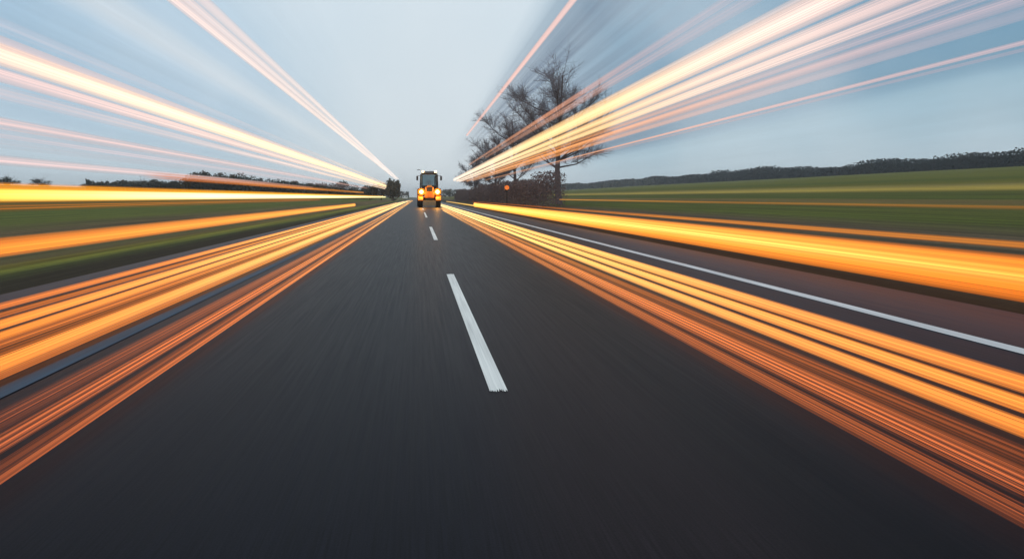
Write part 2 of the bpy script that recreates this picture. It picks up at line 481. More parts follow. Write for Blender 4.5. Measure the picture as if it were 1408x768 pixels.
# left field: yellow band
t = trail('long horizontal yellow light trail with a white hot core over the left field', (-9, 9, 0), G_FLD)
yl = [(0.05, (255, 190, 70), 1.4, 0.9), (0.3, (255, 175, 45), 1.4, 0.9), (1.05, (255, 158, 36), 1.35, 0.9)]
wl = [(0.05, (255, 232, 160), 1.7, 1.0), (0.5, (255, 236, 175), 1.8, 1.0), (0.8, (255, 226, 120), 1.6, 1.0), (1.05, (255, 214, 85), 1.35, 1.0)]
wall_strand(t, -1, 250, 279, 9.0, 527, yl, contrast=0.45)
wall_strand(t, -1, 259, 277, 8.85, 530, wl, contrast=0.25, lines=3)
wall_strand(t, -1, 277, 292, 8.9, 440, [(0.2, DOR, 0.9, 0.3), (0.5, (215, 130, 50), 0.9, 0.6), (1.05, (190, 110, 45), 0.85, 0.6)], contrast=0.8, lines=6)
t = trail('thin dull orange light trail in front of the distant trees on the left', (-9.4, 9, 0), G_FLD)
wall_strand(t, -1, 216, 233, 9.4, 500, [(0.13, (245, 160, 70), 1.0, 0.7), (0.4, (240, 140, 60), 0.95, 0.75), (0.6, (225, 120, 55), 0.9, 0.6), (0.66, (220, 120, 60), 0.9, 0.0)], ystart_px=190, contrast=0.7, lines=6)
t = trail('slanting orange light trail low over the left grass verge', (-6.4, 7, 0), G_FLD)
wall_strand(t, -1, 326, 354, 6.4, 488, [(0.15, (252, 165, 75), 1.7, 0.85), (0.5, (250, 148, 62), 1.6, 0.9), (1.05, (246, 136, 50), 1.45, 0.9)], contrast=0.4, lines=5)
# right verge band
t = trail('wide blazing orange light trail along the right grass edge starting with a square end', (5.85, 7, 0), G_FLD)
rv = [(0.09, (254, 175, 80), 2.2, 0.95), (0.4, (252, 150, 60), 2.0, 0.95), (1.05, (248, 132, 42), 1.6, 0.9)]
wall_strand(t, 1, 350, 384, 5.85, 652, rv, contrast=0.45, lines=7)
wall_strand(t, 1, 366, 400, 5.8, 652, [(0.09, (254, 185, 90), 2.6, 0.9), (0.4, (254, 170, 80), 2.5, 0.9), (1.05, (252, 150, 60), 1.9, 0.8)], contrast=0.5, lines=7)
wall_strand(t, 1, 384, 416, 5.75, 652, [(0.09, (254, 170, 70), 2.2, 0.95), (0.4, (250, 142, 48), 1.7, 0.9), (1.05, (245, 125, 36), 1.4, 0.85)], contrast=0.5, lines=8)
t = trail('thin orange light trail above the wide one on the right verge', (6.1, 7, 0), G_FLD)
wall_strand(t, 1, 331, 343, 6.1, 650, [(0.09, DOR, 0.9, 0.4), (0.4, (240, 145, 60), 1.0, 0.55), (1.05, (232, 138, 52), 0.95, 0.55)], contrast=0.5, lines=4)
t = trail('short thin yellow light trail beyond the square end on the right verge', (5.6, 70, 0), G_FLD)
wall_strand(t, 1, 385, 408, 5.6, 614, [(0.04, (255, 205, 130), 1.0, 0.8), (0.1, (255, 205, 100), 1.0, 0.9)], ystart_px=653, contrast=0.3, lines=3)
t = trail('faint thin orange light trail across the dark green field on the right', (12, 40, 0), G_FLD)
wall_strand(t, 1, 282, 289, 9.0, 770, [(0.235, (235, 160, 70), 1.0, 0.6), (0.5, (200, 130, 55), 0.9, 0.3), (1.05, (190, 120, 45), 0.85, 0.25)], contrast=0.5, lines=3)
# sky left main
t = trail('broad peach white light trail slanting down to the left tree line', (-10, 10, 0), G_SKY)
pk = lambda a: [(0.05, (255, 225, 165), 1.5, 1.0), (0.25, (255, 225, 172), 1.5, 0.98), (0.6, (254, 222, 190), 1.25, a), (1.05, (252, 214, 192), 1.12, a*0.9)]
pn = lambda a: [(0.05, (254, 222, 185), 1.3, 0.85), (0.3, (250, 214, 196), 1.12, a), (1.05, (243, 204, 196), 1.05, a*0.85)]
wall_strand(t, -1, 48, 72, 10.0, 542, pn(0.75), contrast=0.5, lines=6)
wall_strand(t, -1, 58, 92, 9.9, 543, pk(0.95), contrast=0.35, lines=6)
wall_strand(t, -1, 92, 114, 10.0, 540, pn(0.85), contrast=0.45, lines=6)
wall_strand(t, -1, 117, 138, 10.1, 536, pn(0.42), contrast=0.6, lines=6)
wall_strand(t, -1, 22, 44, 10.2, 530, pn(0.16), contrast=0.8, lines=6)
t = trail('pale pink light trail just under the broad peach one at left', (-10.4, 10, 0), G_SKY)
wall_strand(t, -1, 160, 178, 10.4, 505, [(0.12, PNK, 1.0, 0.25), (0.4, (245, 205, 195), 1.0, 0.6), (1.05, (240, 200, 192), 1.0, 0.6)], contrast=0.6, lines=6)
wall_strand(t, -1, 176, 204, 10.5, 480, [(0.15, MAU, 1.0, 0.15), (0.4, (225, 195, 195), 1.0, 0.32), (1.05, (215, 190, 192), 1.0, 0.35)], contrast=0.8, lines=9)
t = trail('faint narrow pink light trail lowest of the pink ones at left above the trees', (-10.8, 10, 0), G_SKY)
wall_strand(t, -1, 212, 228, 10.8, 430, [(0.25, PNK, 1.0, 0.1), (0.5, (242, 205, 198), 1.0, 0.5), (1.05, (238, 200, 195), 1.0, 0.55)], contrast=0.6, lines=5)
# sky left steep
t = trail('steep peach light trail of three strands high over the left verge', (-7, 20, 0), G_SKY)
for xa, xb, a in ((228, 252, 0.8), (248, 268, 0.65), (268, 290, 0.6)):
    high_strand(t, xa, xb, 6.0, 246, [(0.09, (255, 240, 230), 1.1, 0.95), (0.4, (253, 226, 210), 1.12, a), (1.05, (251, 218, 206), 1.1, a)], contrast=0.5, lines=5)
# sky right main
t = trail('huge fan of peach and orange light strands rising to the upper right', (6.5, 8, 0), G_SKY)
def fan(xt0, xt1, a, hot=1.0, end=624, x=6.5, c=0.45, l=6):
    # given crossing of the top edge y=0 -> equivalent side coordinate
    f = lambda xt: VY - 833.0 * VY / (xt - VX)
    st = [(0.06, (255, 232, 210), 1.2, min(1, a * 1.05)), (0.19, (255, 208, 145), 1.35*hot, a), (0.3, (255, 206, 148), 1.35*hot, a * 0.97), (0.46, (254, 217, 192), 1.18, a * 0.95), (0.62, (252, 219, 204), 1.1, a * 0.9), (0.85, (249, 212, 204), 1.04, a * 0.6), (1.1, (243, 206, 204), 1.0, a * 0.42)]
    wall_strand(t, 1, f(xt0), f(xt1), x, end, st, contrast=c, lines=l)
def fan_o(xt0, xt1, a, end=640, x=6.6, c=0.55, l=6):
    f = lambda xt: VY - 833.0 * VY / (xt - VX)
    st = [(0.08, (255, 190, 140), 1.2, a * 0.8), (0.2, (252, 165, 90), 1.35, min(1, a * 1.2)), (0.38, (252, 178, 132), 1.2, a), (0.6, (248, 200, 186), 1.05, a * 0.85), (0.85, (242, 202, 200), 1.0, a * 0.65), (1.1, (232, 196, 200), 1.0, a * 0.5)]
    wall_strand(t, 1, f(xt0), f(xt1), x, end, st, contrast=c, lines=l)
fan(1086, 1112, 0.45)
fan(1100, 1192, 1.0, 1.04, c=0.35)
fan(1198, 1264, 0.97, 1.0, 628, c=0.4)
fan(1264, 1322, 0.92, 1.0, 632)
fan_o(1322, 1364, 0.5, 636)
fan_o(1366, 1440, 0.72, 642)
fan_o(1440, 1505, 0.42, 650)
t = trail('narrow salmon light trail under the big fan at upper right', (6.8, 12, 0), G_SKY)
wall_strand(t, 1, 55, 62, 6.8, 668, [(0.11, (252, 180, 130), 1.0, 0.4), (0.3, (250, 182, 145), 1.0, 0.65), (0.6, (240, 190, 178), 1.0, 0.55), (1.05, (225, 190, 192), 1.0, 0.45)], contrast=0.4, lines=4)
wall_strand(t, 1, 66, 71, 6.9, 680, [(0.13, (240, 180, 150), 1.0, 0.2), (0.5, (228, 180, 175), 1.0, 0.4), (1.05, (215, 182, 190), 1.0, 0.3)], contrast=0.5, lines=4)
t = trail('faint orange light trail above the big fan crossing the dark roadside trees', (6.2, 12, 0), G_SKY)
high_strand(t, 990, 1012, 3.6, 226, [(0.15, (250, 185, 150), 1.0, 0.3), (0.4, (250, 172, 130), 1.0, 0.75), (0.7, (235, 190, 185), 1.0, 0.35), (1.05, (220, 195, 200), 1.0, 0.3)], contrast=0.5, lines=4)
high_strand(t, 1016, 1050, 3.6, 216, [(0.2, (250, 185, 150), 1.0, 0.2), (0.4, (245, 178, 145), 1.0, 0.5), (0.7, (230, 192, 190), 1.0, 0.35), (1.05, (220, 195, 200), 1.0, 0.3)], contrast=0.6, lines=5)
t = trail('single steep salmon light trail left of the dark roadside trees', (5, 20, 0), G_SKY)
high_strand(t, 783, 794, 5.0, 186, [(0.3, (245, 190, 175), 1.0, 0.5), (0.6, (248, 195, 180), 1.0, 0.75), (1.05, (248, 205, 195), 1.0, 0.7)], contrast=0.3, lines=3)

# ---------------------------------------------------------------- trees
def crown_faces(verts, faces, cx, cy, cz, rx, ry, rz, n, size, clumps=9, rough=0.55, aspect=1.0):
    cl = []
    for i in range(clumps):
        while True:
            p = Vector((random.uniform(-1, 1), random.uniform(-1, 1), random.uniform(-0.9, 1)))
            if p.length < 1: break
        cl.append((p * 0.75, random.uniform(0.25, 0.5)))
    for i in range(n):
        c, cr = random.choice(cl)
        while True:
            q = Vector((random.uniform(-1, 1), random.uniform(-1, 1), random.uniform(-1, 1)))
            if q.length < 1: break
        p = c + q * cr * (0.6 + rough)
        P = Vector((cx + p.x * rx, cy + p.y * ry, cz + p.z * rz))
        s = size * random.uniform(0.6, 1.4)
        a = Vector((random.gauss(0, 1), random.gauss(0, 1), random.gauss(0, 1))).normalized()
        b = a.orthogonal().normalized()
        a *= s; b *= s * 0.6 * aspect
        k = len(verts)
        verts += [P - a, P + b * 0.9, P + a, P - b]
        faces.append((k, k+1, k+2, k+3))

def tree_parts(root, h, r, trunk_h, n, size, leaf, twigs=40, rise=0.5, clumps=9):
    bm = bmesh.new()
    lean = random.uniform(-0.05, 0.05) * h
    top = Vector((lean, 0, h * 0.8))
    tube(bm, (0, 0, -0.3), (lean * 0.4, 0, trunk_h), 0.035 * h, 0.022 * h, 8)
    tube(bm, (lean * 0.4, 0, trunk_h), top, 0.022 * h, 0.005 * h, 7)
    for i in range(9):
        f = random.uniform(0.0, 0.8)
        b = Vector((lean * 0.4, 0, trunk_h)).lerp(top, f)
        an = random.uniform(0, 6.28)
        L = r * random.uniform(0.6, 1.0) * (1 - 0.4 * f)
        e = b + Vector((math.cos(an) * L, math.sin(an) * L, L * random.uniform(0.4, 1.1) * rise * 2))
        tube(bm, b, e, 0.011 * h, 0.003 * h, 5)
        for k in range(int(twigs / 9)):
            g = b.lerp(e, random.uniform(0.3, 1))
            d = Vector((random.gauss(0, 1), random.gauss(0, 1), random.gauss(0.6, 0.7))).normalized() * L * random.uniform(0.3, 0.7)
            tube(bm, g, g + d, 0.004 * h, 0.001 * h, 3, cap=False)
    bm_obj('trunk', bm, M_BARK, root)
    v, f = [], []
    crown_faces(v, f, lean * 0.6, 0, (trunk_h + h) / 2, r, r, (h - trunk_h) / 2, n, size, clumps)
    mesh_obj('crown', v, f, leaf, root)

def place_tree(px, top_py, Y, width_px, label, leaf, name='tree', group=None, n=1500, size=None, trunk=0.06, cat='tree'):
    X = (px - VX) / F * Y
    zb = terrain(X, Y)
    h = H + (VY - top_py) / F * Y - zb
    h = max(h, 2.0) / 0.97
    r = width_px / 2 / F * Y
    root = empty(name, (X, Y, zb), label, cat, group, random.uniform(0, 6))
    tree_parts(root, h, r, h * trunk, n, size or 0.05 * h, leaf, clumps=14)
    return root

GL = 'trees along the edge of the left field'
place_tree(11, 242, 200, 30, 'dark rounded tree at the far left end of the field edge', M_LEAF_D, group=GL)
place_tree(57, 244, 200, 34, 'dark rounded tree standing apart between the far left tree and the hedgerow', M_LEAF_D, group=GL)
for px, ty, w in ((125, 251, 28), (142, 250, 26), (160, 250, 30), (178, 249, 26), (196, 247, 34), (214, 246, 30), (232, 247, 34), (248, 245, 30)):
    place_tree(px, ty, 215 + random.uniform(-8, 8), w * 1.15, 'small dark hedgerow tree in the low run left of the tall bushy clump', M_LEAF_D, group=GL)
place_tree(264, 235, 205, 34, 'left tree of the tall bushy clump above the left light trails', M_LEAF_O, group=GL, n=1000)
place_tree(278, 231, 205, 32, 'highest tree of the bushy clump above the left light trails', M_LEAF_D, group=GL, n=1000)
place_tree(294, 236, 207, 30, 'right tree of the tall bushy clump above the left light trails', M_LEAF_O, group=GL, n=900)
for i in range(12):
    px = 310 + i * 16
    place_tree(px, 240 + i * 1.25 + random.uniform(-2, 2), 200 + i * 3, 30, 'mid height dark tree in the sloping run right of the bushy clump', M_LEAF_D, group=GL)
place_tree(440, 250, 210, 34, 'rusty brown round tree behind the thin dull orange light trail', M_LEAF_O, group=GL, n=800)
place_tree(508, 254, 215, 28, 'lowest dark tree of the group at the left road edge', M_LEAF_D, group=GL)
place_tree(524, 249, 212, 32, 'middle dark tree of the group at the left road edge', M_LEAF_D, group=GL, n=1200)
place_tree(541, 243, 210, 26, 'tallest dark tree of the group at the left road edge beside the tractor', M_LEAF_D, group=GL, n=1400, trunk=0.08)

def hedge_line():
    v, f = [], []
    for i in range(14000):
        px = random.uniform(118, 505)
        Y = 222 + random.uniform(-3, 3) + (px - 118) * 0.03
        X = (px - VX) / F * Y
        hh = 2.9 + 1.3 * mnoise.noise((px * 0.06, 5.5, 0)) + 0.7 * mnoise.noise((px * 0.25, 1.5, 0))
        P = Vector((X, Y, terrain(X, Y) + hh * random.random() ** 0.8))
        q = random.uniform(0.15, 0.4)
        a = Vector((random.gauss(0, 1), random.gauss(0, 1), random.gauss(0, 1))).normalized(); b = a.orthogonal().normalized() * q * 0.6; a *= q
        k = len(v); v += [P - a, P + b, P + a, P - b]; f.append((k, k+1, k+2, k+3))
    o = mesh_obj('hedge', v, f, M_LEAF_D)
    setp(o, 'low dark hedge running under the trees along the far edge of the left field', 'hedge')
hedge_line()

# right dark roadside trees, tall and loose
GR = 'tall dark trees along the right roadside'
M_TWIG = simple_mat('winter_twigs', (0.20, 0.18, 0.20), 0.9, 0.1)
M_BARKP = simple_mat('pale_bark', (0.12, 0.10, 0.105), 0.9, 0.1)
def bare_tree(root, h, r):
    bm = bmesh.new(); cb = bmesh.new()
    base = Vector((0, 0, -0.3)); fork = Vector((random.uniform(-.2, .2), 0, h * 0.22))
    tube(bm, base, fork, 0.024 * h, 0.017 * h, 10)
    top = Vector((random.uniform(-.4, .4), random.uniform(-.4, .4), h * 0.86))
    tube(bm, fork, top, 0.017 * h, 0.004 * h, 8)
    limbs = [(fork, top, 0.010 * h)]
    for i in range(17):
        b = fork.lerp(top, random.uniform(0.0, 0.75) ** 1.2)
        an = i * 2.4 + random.uniform(-.4, .4)
        L = r * random.uniform(0.7, 1.05)
        e = b + Vector((math.cos(an) * L, math.sin(an) * L, random.uniform(0.25, 0.85) * L + 0.3))
        mid = b.lerp(e, 0.5) + Vector((0, 0, -0.08 * L))
        tube(bm, b, mid, 0.0065 * h, 0.004 * h, 6); tube(bm, mid, e, 0.004 * h, 0.0015 * h, 6)
        limbs.append((b, e, 0.005 * h))
    for b, e, q in limbs:
        Lb = (e - b).length
        for k in range(26):
            p = b.lerp(e, random.uniform(0.25, 1.0))
            d = (e - b).normalized() * 0.7 + Vector((random.gauss(0, .6), random.gauss(0, .6), random.gauss(0.35, .5)))
            g = p + d.normalized() * Lb * random.uniform(0.2, 0.42)
            tube(cb, p, g, 0.022, 0.008, 4, cap=False)
            for t_ in range(22):
                p2 = p.lerp(g, random.uniform(0.15, 1.0))
                d2 = d.normalized() * 0.6 + Vector((random.gauss(0, .6), random.gauss(0, .6), random.gauss(0.3, .5)))
                g2 = p2 + d2.normalized() * random.uniform(0.35, 0.95) * (h / 12)
                tube(cb, p2, g2, 0.010, 0.005, 3, cap=False)
    bm_obj('trunk', bm, M_BARKP, root)
    bm_obj('crown', cb, M_TWIG, root)
for X, Y, top, r, lab in ((13.2, 64, 14.0, 4.6, 'nearest and tallest dark bare tree on the right roadside'),
                          (11.8, 84, 12.0, 3.8, 'second dark bare tree behind the nearest one on the right roadside'),
                          (12.2, 108, 10.5, 3.6, 'smaller dark bare tree third in the right roadside row'),
                          (12.0, 145, 9.0, 3.4, 'smallest dark bare tree farthest back in the right roadside row')):
    root = empty('tree', (X, Y, terrain(X, Y)), lab, 'tree', GR, random.uniform(0, 6))
    bare_tree(root, top, r)

# russet hedge under them
def hedge(name, x0, x1, y0, y1, h, n, size, leaf, label, kind=None, zf=terrain, cat='hedge'):
    v, f = [], []
    for i in range(n):
        u = random.random()
        y = y0 + (y1 - y0) * u
        x = random.uniform(x0, x1)
        hh = h * (0.72 + 0.5 * mnoise.noise((y * 0.13, x * 0.1, 7.7)))
        # keep most leaves near the shell
        z = hh * (random.random() ** 0.6)
        P = Vector((x, y, zf(x, y) + z))
        s = size * random.uniform(0.6, 1.4)
        a = Vector((random.gauss(0, 1), random.gauss(0, 1), random.gauss(0, 1))).normalized()
        b = a.orthogonal().normalized() * s * 0.6; a *= s
        k = len(v)
        v += [P - a, P + b, P + a, P - b]; f.append((k, k+1, k+2, k+3))
    cx, cy = (x0 + x1) / 2, y0
    cz = zf(cx, cy)
    v = [p - Vector((cx, cy, cz)) for p in v]
    o = mesh_obj(name, v, f, leaf)
    o.location = (cx, cy, cz)
    return setp(o, label, cat, kind=kind)
hedge('hedge', 9.2, 11.4, 52, 175, 3.0, 45000, 0.09, M_LEAF_R, 'long russet brown hedge at the foot of the dark bare trees on the right')

# far wood on the right skyline
v, f = [], []
for i in range(90000):
    y = 60 + 1300 * random.random() ** 1.4
    x = 228 + random.uniform(0, 14) + 6 * mnoise.noise((y * 0.01, 0, 0))
    hh = 6.6 + 3.2 * mnoise.noise((y * 0.035, 1.3, 0)) + 1.4 * mnoise.noise((y * 0.17, 4.3, 0))
    if y < 330: hh += 1.2 * max(0, mnoise.noise((y * 0.05, 8.8, 0)))
    z = terrain(x, y) + hh * random.random() ** 0.9
    s = random.uniform(0.22, 0.6) * (0.7 + y / 600)
    a = Vector((random.gauss(0, 1), random.gauss(0, 1), random.gauss(0, 1))).normalized(); b = a.orthogonal().normalized() * s * 0.7; a *= s
    P = Vector((x, y, z)); k = len(v)
    v += [P - a, P + b, P + a, P - b]; f.append((k, k+1, k+2, k+3))
yy = 60.0
prev = None
while yy < 1360:
    x = 232 + 6 * mnoise.noise((yy * 0.01, 0, 0))
    hh = (6.6 + 3.2 * mnoise.noise((yy * 0.035, 1.3, 0)) + 1.4 * mnoise.noise((yy * 0.17, 4.3, 0))) * 0.8
    k = len(v); z = terrain(x, yy)
    v += [Vector((x, yy, z - 0.3)), Vector((x + 1.5, yy, z + hh)), Vector((x + 6, yy, z + hh * 0.95)), Vector((x + 9, yy, z - 0.3))]
    if prev is not None:
        f += [(prev + q, prev + q + 1, k + q + 1, k + q) for q in range(3)]
    prev = k; yy += 3.0
setp(mesh_obj('wood', v, f, M_LEAF_B), 'dark wood along the skyline above the right field', 'wood', kind='stuff')

# trees closing the far end of the road
GF = 'small trees at the far end of the road'
for px, ty, Y, w, lab in ((618, 264, 330, 14, 'pale grey green tree right behind the tractor'), (628, 264.5, 330, 16, 'flat topped far tree between the tractor and the round far tree'),
                      (641, 261, 320, 14, 'round far tree right of the tractor standing a little higher than its neighbours'),
                      (652, 265, 340, 16, 'low far tree at the left end of the russet hedge')):
    place_tree(px, ty, Y, w, lab, M_LEAF_D, group=GF, n=500, trunk=0.12)
v, f = [], []
for i in range(9000):
    x = random.uniform(-260, 240); y = 640 + random.uniform(0, 30)
    hh = 5.5 + 3 * mnoise.noise((x * 0.05, 2.2, 0))
    z = terrain(x, y) * 1.0 + hh * random.random() ** 0.7
    if abs(x) < 9: continue
    s = random.uniform(0.6, 1.5)
    a = Vector((random.gauss(0, 1), random.gauss(0, 1), random.gauss(0, 1))).normalized(); b = a.orthogonal().normalized() * s * 0.7; a *= s
    P = Vector((x, y, z)); k = len(v)
    v += [P - a, P + b, P + a, P - b]; f.append((k, k+1, k+2, k+3))
setp(mesh_obj('far_wood', v, f, M_LEAF_D), 'low hazy line of woodland across the far end of the road', 'wood', kind='stuff')

# ---------------------------------------------------------------- small house far left of the tractor
M_WALLW = simple_mat('white_render', (0.72, 0.71, 0.68), 0.8, 0.2, var=0.06)
M_ROOF = simple_mat('slate_roof', (0.10, 0.09, 0.09), 0.7, 0.2)
M_DARKGL = simple_mat('dark_glass', (0.02, 0.025, 0.03), 0.1, 0.6)
hx, hy = (564.5 - VX) / F * 560, 560.0
hs = empty('farmhouse', (hx - 4.5, hy, terrain(hx - 4.5, hy)), 'tiny white farmhouse beside the road left of the tractor', 'house')
bm = bmesh.new(); box(bm, -2.0, 2.0, -3, 3, -0.3, 2.3); bm_obj('wall', bm, M_WALLW, hs)
bm = bmesh.new()
pts = [(-2.5, -3.2, 2.32), (2.5, -3.2, 2.32), (0, -3.2, 3.7), (-2.5, 3.2, 2.32), (2.5, 3.2, 2.32), (0, 3.2, 3.7)]
vs = [bm.verts.new(p) for p in pts]
for q in ((0, 1, 2), (5, 4, 3), (0, 2, 5, 3), (2, 1, 4, 5), (1, 0, 3, 4)): bm.faces.new([vs[i] for i in q])
rf = bm_obj('roof', bm, M_ROOF, hs)
bm = bmesh.new(); box(bm, -0.3, 0.3, 1.4, 2.0, 3.0, 4.2); bm_obj('chimney', bm, M_ROOF, rf)
for x in (-1.2, 1.0):
    bm = bmesh.new(); box(bm, x - 0.35, x + 0.35, -3.03, -2.97, 0.9, 1.8); bm_obj('window', bm, M_DARKGL, hs)

# ---------------------------------------------------------------- amber lamp on post at right roadside
M_STEEL = simple_mat('galvanised_steel', (0.28, 0.29, 0.3), 0.45, 0.5, 0.8)
lx, ly = (697 - VX) / F * 60, 60.0
lz = H + (VY - 258) / F * 60
lp = empty('warning_lamp', (lx, ly, terrain(lx, ly)), 'amber warning lamp glowing on a short post before the russet hedge', 'lamp')
bz = terrain(lx, ly)
bm = bmesh.new(); tube(bm, (0, 0, -0.2), (0, 0, lz - bz - 0.2), 0.035, 0.035, 10); bm_obj('post', bm, M_BARK, lp)
bm = bmesh.new(); box(bm, -0.2, 0.2, -0.02, 0.16, lz - bz - 0.28, lz - bz + 0.3, 0.03); bm_obj('lamp_housing', bm, simple_mat('black_plastic', (0.02, 0.02, 0.02), 0.4), lp)
bm = bmesh.new()
for k in range(2):
    prof = [(0.0, 0.2), (0.03, 0.19), (0.07, 0.14), (0.09, 0.05)]
rings = []
for dy, r in prof:
    rings.append([bm.verts.new((r * math.cos(2*math.pi*i/24), -0.025 - dy, lz - bz + 0.01 + r * math.sin(2*math.pi*i/24))) for i in range(24)])
for k in range(3):
    for i in range(24):
        bm.faces.new((rings[k][i], rings[k][(i+1) % 24], rings[k+1][(i+1) % 24], rings[k+1][i]))
bm.faces.new(rings[0][::-1]); bm.faces.new(rings[-1])
bm_obj('lens', bm, emit_mat('amber_lamp', (1.0, 0.24, 0.05), 0.85), lp, True)

# ---------------------------------------------------------------- tractor
M_ORG = simple_mat('tractor_orange', (0.55, 0.205, 0.012), 0.35, 0.5, var=0.15, scale=3)
M_ORD = simple_mat('tractor_dark_orange', (0.24, 0.085, 0.012), 0.45, 0.4, var=0.2, scale=3)
M_BLK = simple_mat('black_paint', (0.018, 0.018, 0.02), 0.45, 0.4)
M_RUB = simple_mat('rubber', (0.02, 0.019, 0.018), 0.85, 0.2, bump=0.3)
M_GRY = simple_mat('cast_grey', (0.16, 0.15, 0.11), 0.7, 0.3)
M_ROOFT = simple_mat('cab_roof_grey', (0.06, 0.062, 0.068), 0.45, 0.4)
M_LW = emit_mat('headlamp_white', (1.0, 0.80, 0.36), 9.0)
M_LA = emit_mat('headlamp_glow_amber', (1.0, 0.27, 0.015), 2.0)  # emissive stand-in for the orange glow around the headlamps
M_WRK = emit_mat('work_lamp_white', (1.0, 0.74, 0.38), 5.0)
m, nt, out = new_mat('cab_glass')
gl = N(nt, 'ShaderNodeBsdfGlossy', ins={'Roughness': 0.04}); gl.inputs[0].default_value = (0.8, 0.9, 0.95, 1)
tr = N(nt, 'ShaderNodeBsdfTransparent'); tr.inputs[0].default_value = (0.42, 0.54, 0.56, 1)
mx = N(nt, 'ShaderNodeMixShader'); mx.inputs[0].default_value = 0.14
nt.links.new(tr.outputs[0], mx.inputs[1]); nt.links.new(gl.outputs[0], mx.inputs[2]); nt.links.new(mx.outputs[0], out.inputs[0])
M_GLS = m

TY = H * F / (285 - VY)
tx = (590.5 - VX) / F * TY
T = empty('tractor', (tx, TY, 0), 'orange tractor with glowing headlights and lit roof lamps straddling the centre line', 'tractor')
def part(name, mat, fn, parent=T, smooth=False):
    bm = bmesh.new(); fn(bm); return bm_obj(name, bm, mat, parent, smooth)

part('bonnet', M_ORG, lambda b: (box(b, -0.52, 0.52, 0.05, 2.2, 1.15, 2.12, 0.12, (0.86, 0.96, 0, 0.06)), box(b, -0.30, 0.30, 0.0, 2.1, 2.1, 2.3, 0.06, (0.7, 0.9, 0, 0.08))))
part('grille', M_BLK, lambda b: (box(b, -0.34, 0.34, -0.04, 0.05, 1.62, 2.05, 0.03), *[box(b, -0.30, 0.30, -0.07, -0.035, 1.66 + k * 0.075, 1.69 + k * 0.075) for k in range(5)]) and None)
part('nose_panel', M_ORD, lambda b: (box(b, -0.50, 0.50, -0.06, 0.06, 0.95, 1.58, 0.05), box(b, -0.1, 0.1, -0.1, -0.05, 1.0, 1.55, 0.02)))
part('chassis', M_BLK, lambda b: (box(b, -0.4, 0.4, 0.1, 4.0, 0.55, 1.2, 0.04), box(b, -0.95, 0.95, 0.55, 0.85, 0.5, 0.8, 0.03), box(b, -1.0, 1.0, 3.2, 3.6, 0.7, 1.1, 0.04)))
part('front_weight', M_GRY, lambda b: [box(b, -0.66 + k * 0.165, -0.51 + k * 0.165, -0.5, -0.02, 0.14, 0.68, 0.03, (1, 0.9, 0, 0.02)) for k in range(8)])
def hl(sx):
    x = sx * 0.83
    h = part('headlight', M_BLK, lambda b: (box(b, x - 0.36, x + 0.36, 0.0, 0.28, 1.23, 1.97, 0.16), tube(b, (x, 0.15, 1.6), (sx * 0.42, 0.25, 1.6), 0.05, 0.05, 8)))
    def lens(b, r, z, y0, d, n=24):
        prof = [(0, r), (d * 0.5, r * 0.86), (d * 0.85, r * 0.5), (d, r * 0.12)]
        rings = [[b.verts.new((x + q * math.cos(2*math.pi*i/n), y0 - dy, z + q * math.sin(2*math.pi*i/n))) for i in range(n)] for dy, q in prof]
        for k in range(len(rings) - 1):
            for i in range(n):
                b.faces.new((rings[k][i], rings[k][(i+1) % n], rings[k+1][(i+1) % n], rings[k+1][i]))
        b.faces.new(rings[0][::-1]); b.faces.new(rings[-1])
    part('lens', M_LW, lambda b: lens(b, 0.18, 1.6, -0.035, 0.08), h, True)
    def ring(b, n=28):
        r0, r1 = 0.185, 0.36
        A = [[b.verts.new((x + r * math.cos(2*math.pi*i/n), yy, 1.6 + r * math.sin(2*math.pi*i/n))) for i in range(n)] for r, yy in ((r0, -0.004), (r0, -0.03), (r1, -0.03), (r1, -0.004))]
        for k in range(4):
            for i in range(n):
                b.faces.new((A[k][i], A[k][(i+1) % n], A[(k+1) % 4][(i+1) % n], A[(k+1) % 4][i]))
    part('glow_ring', M_LA, ring, h)  # added ring, oversized to imitate the lamp's halo; no part of the headlight
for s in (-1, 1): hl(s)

def arc_fender(b, cx, cy, cz, r, w, a0, a1, th=0.04, n=14):
    prev = None
    for i in range(n + 1):
        a = a0 + (a1 - a0) * i / n
        c, s_ = math.cos(a), math.sin(a)
        q = [b.verts.new((cx + dx, cy + rr * c, cz + rr * s_)) for dx, rr in ((-w/2, r), (w/2, r), (w/2, r + th), (-w/2, r + th))]
        if prev:
            for k in range(4):
                b.faces.new((prev[k], prev[(k+1) % 4], q[(k+1) % 4], q[k]))
        else: b.faces.new(q[::-1])
        prev = q
    b.faces.new(prev)

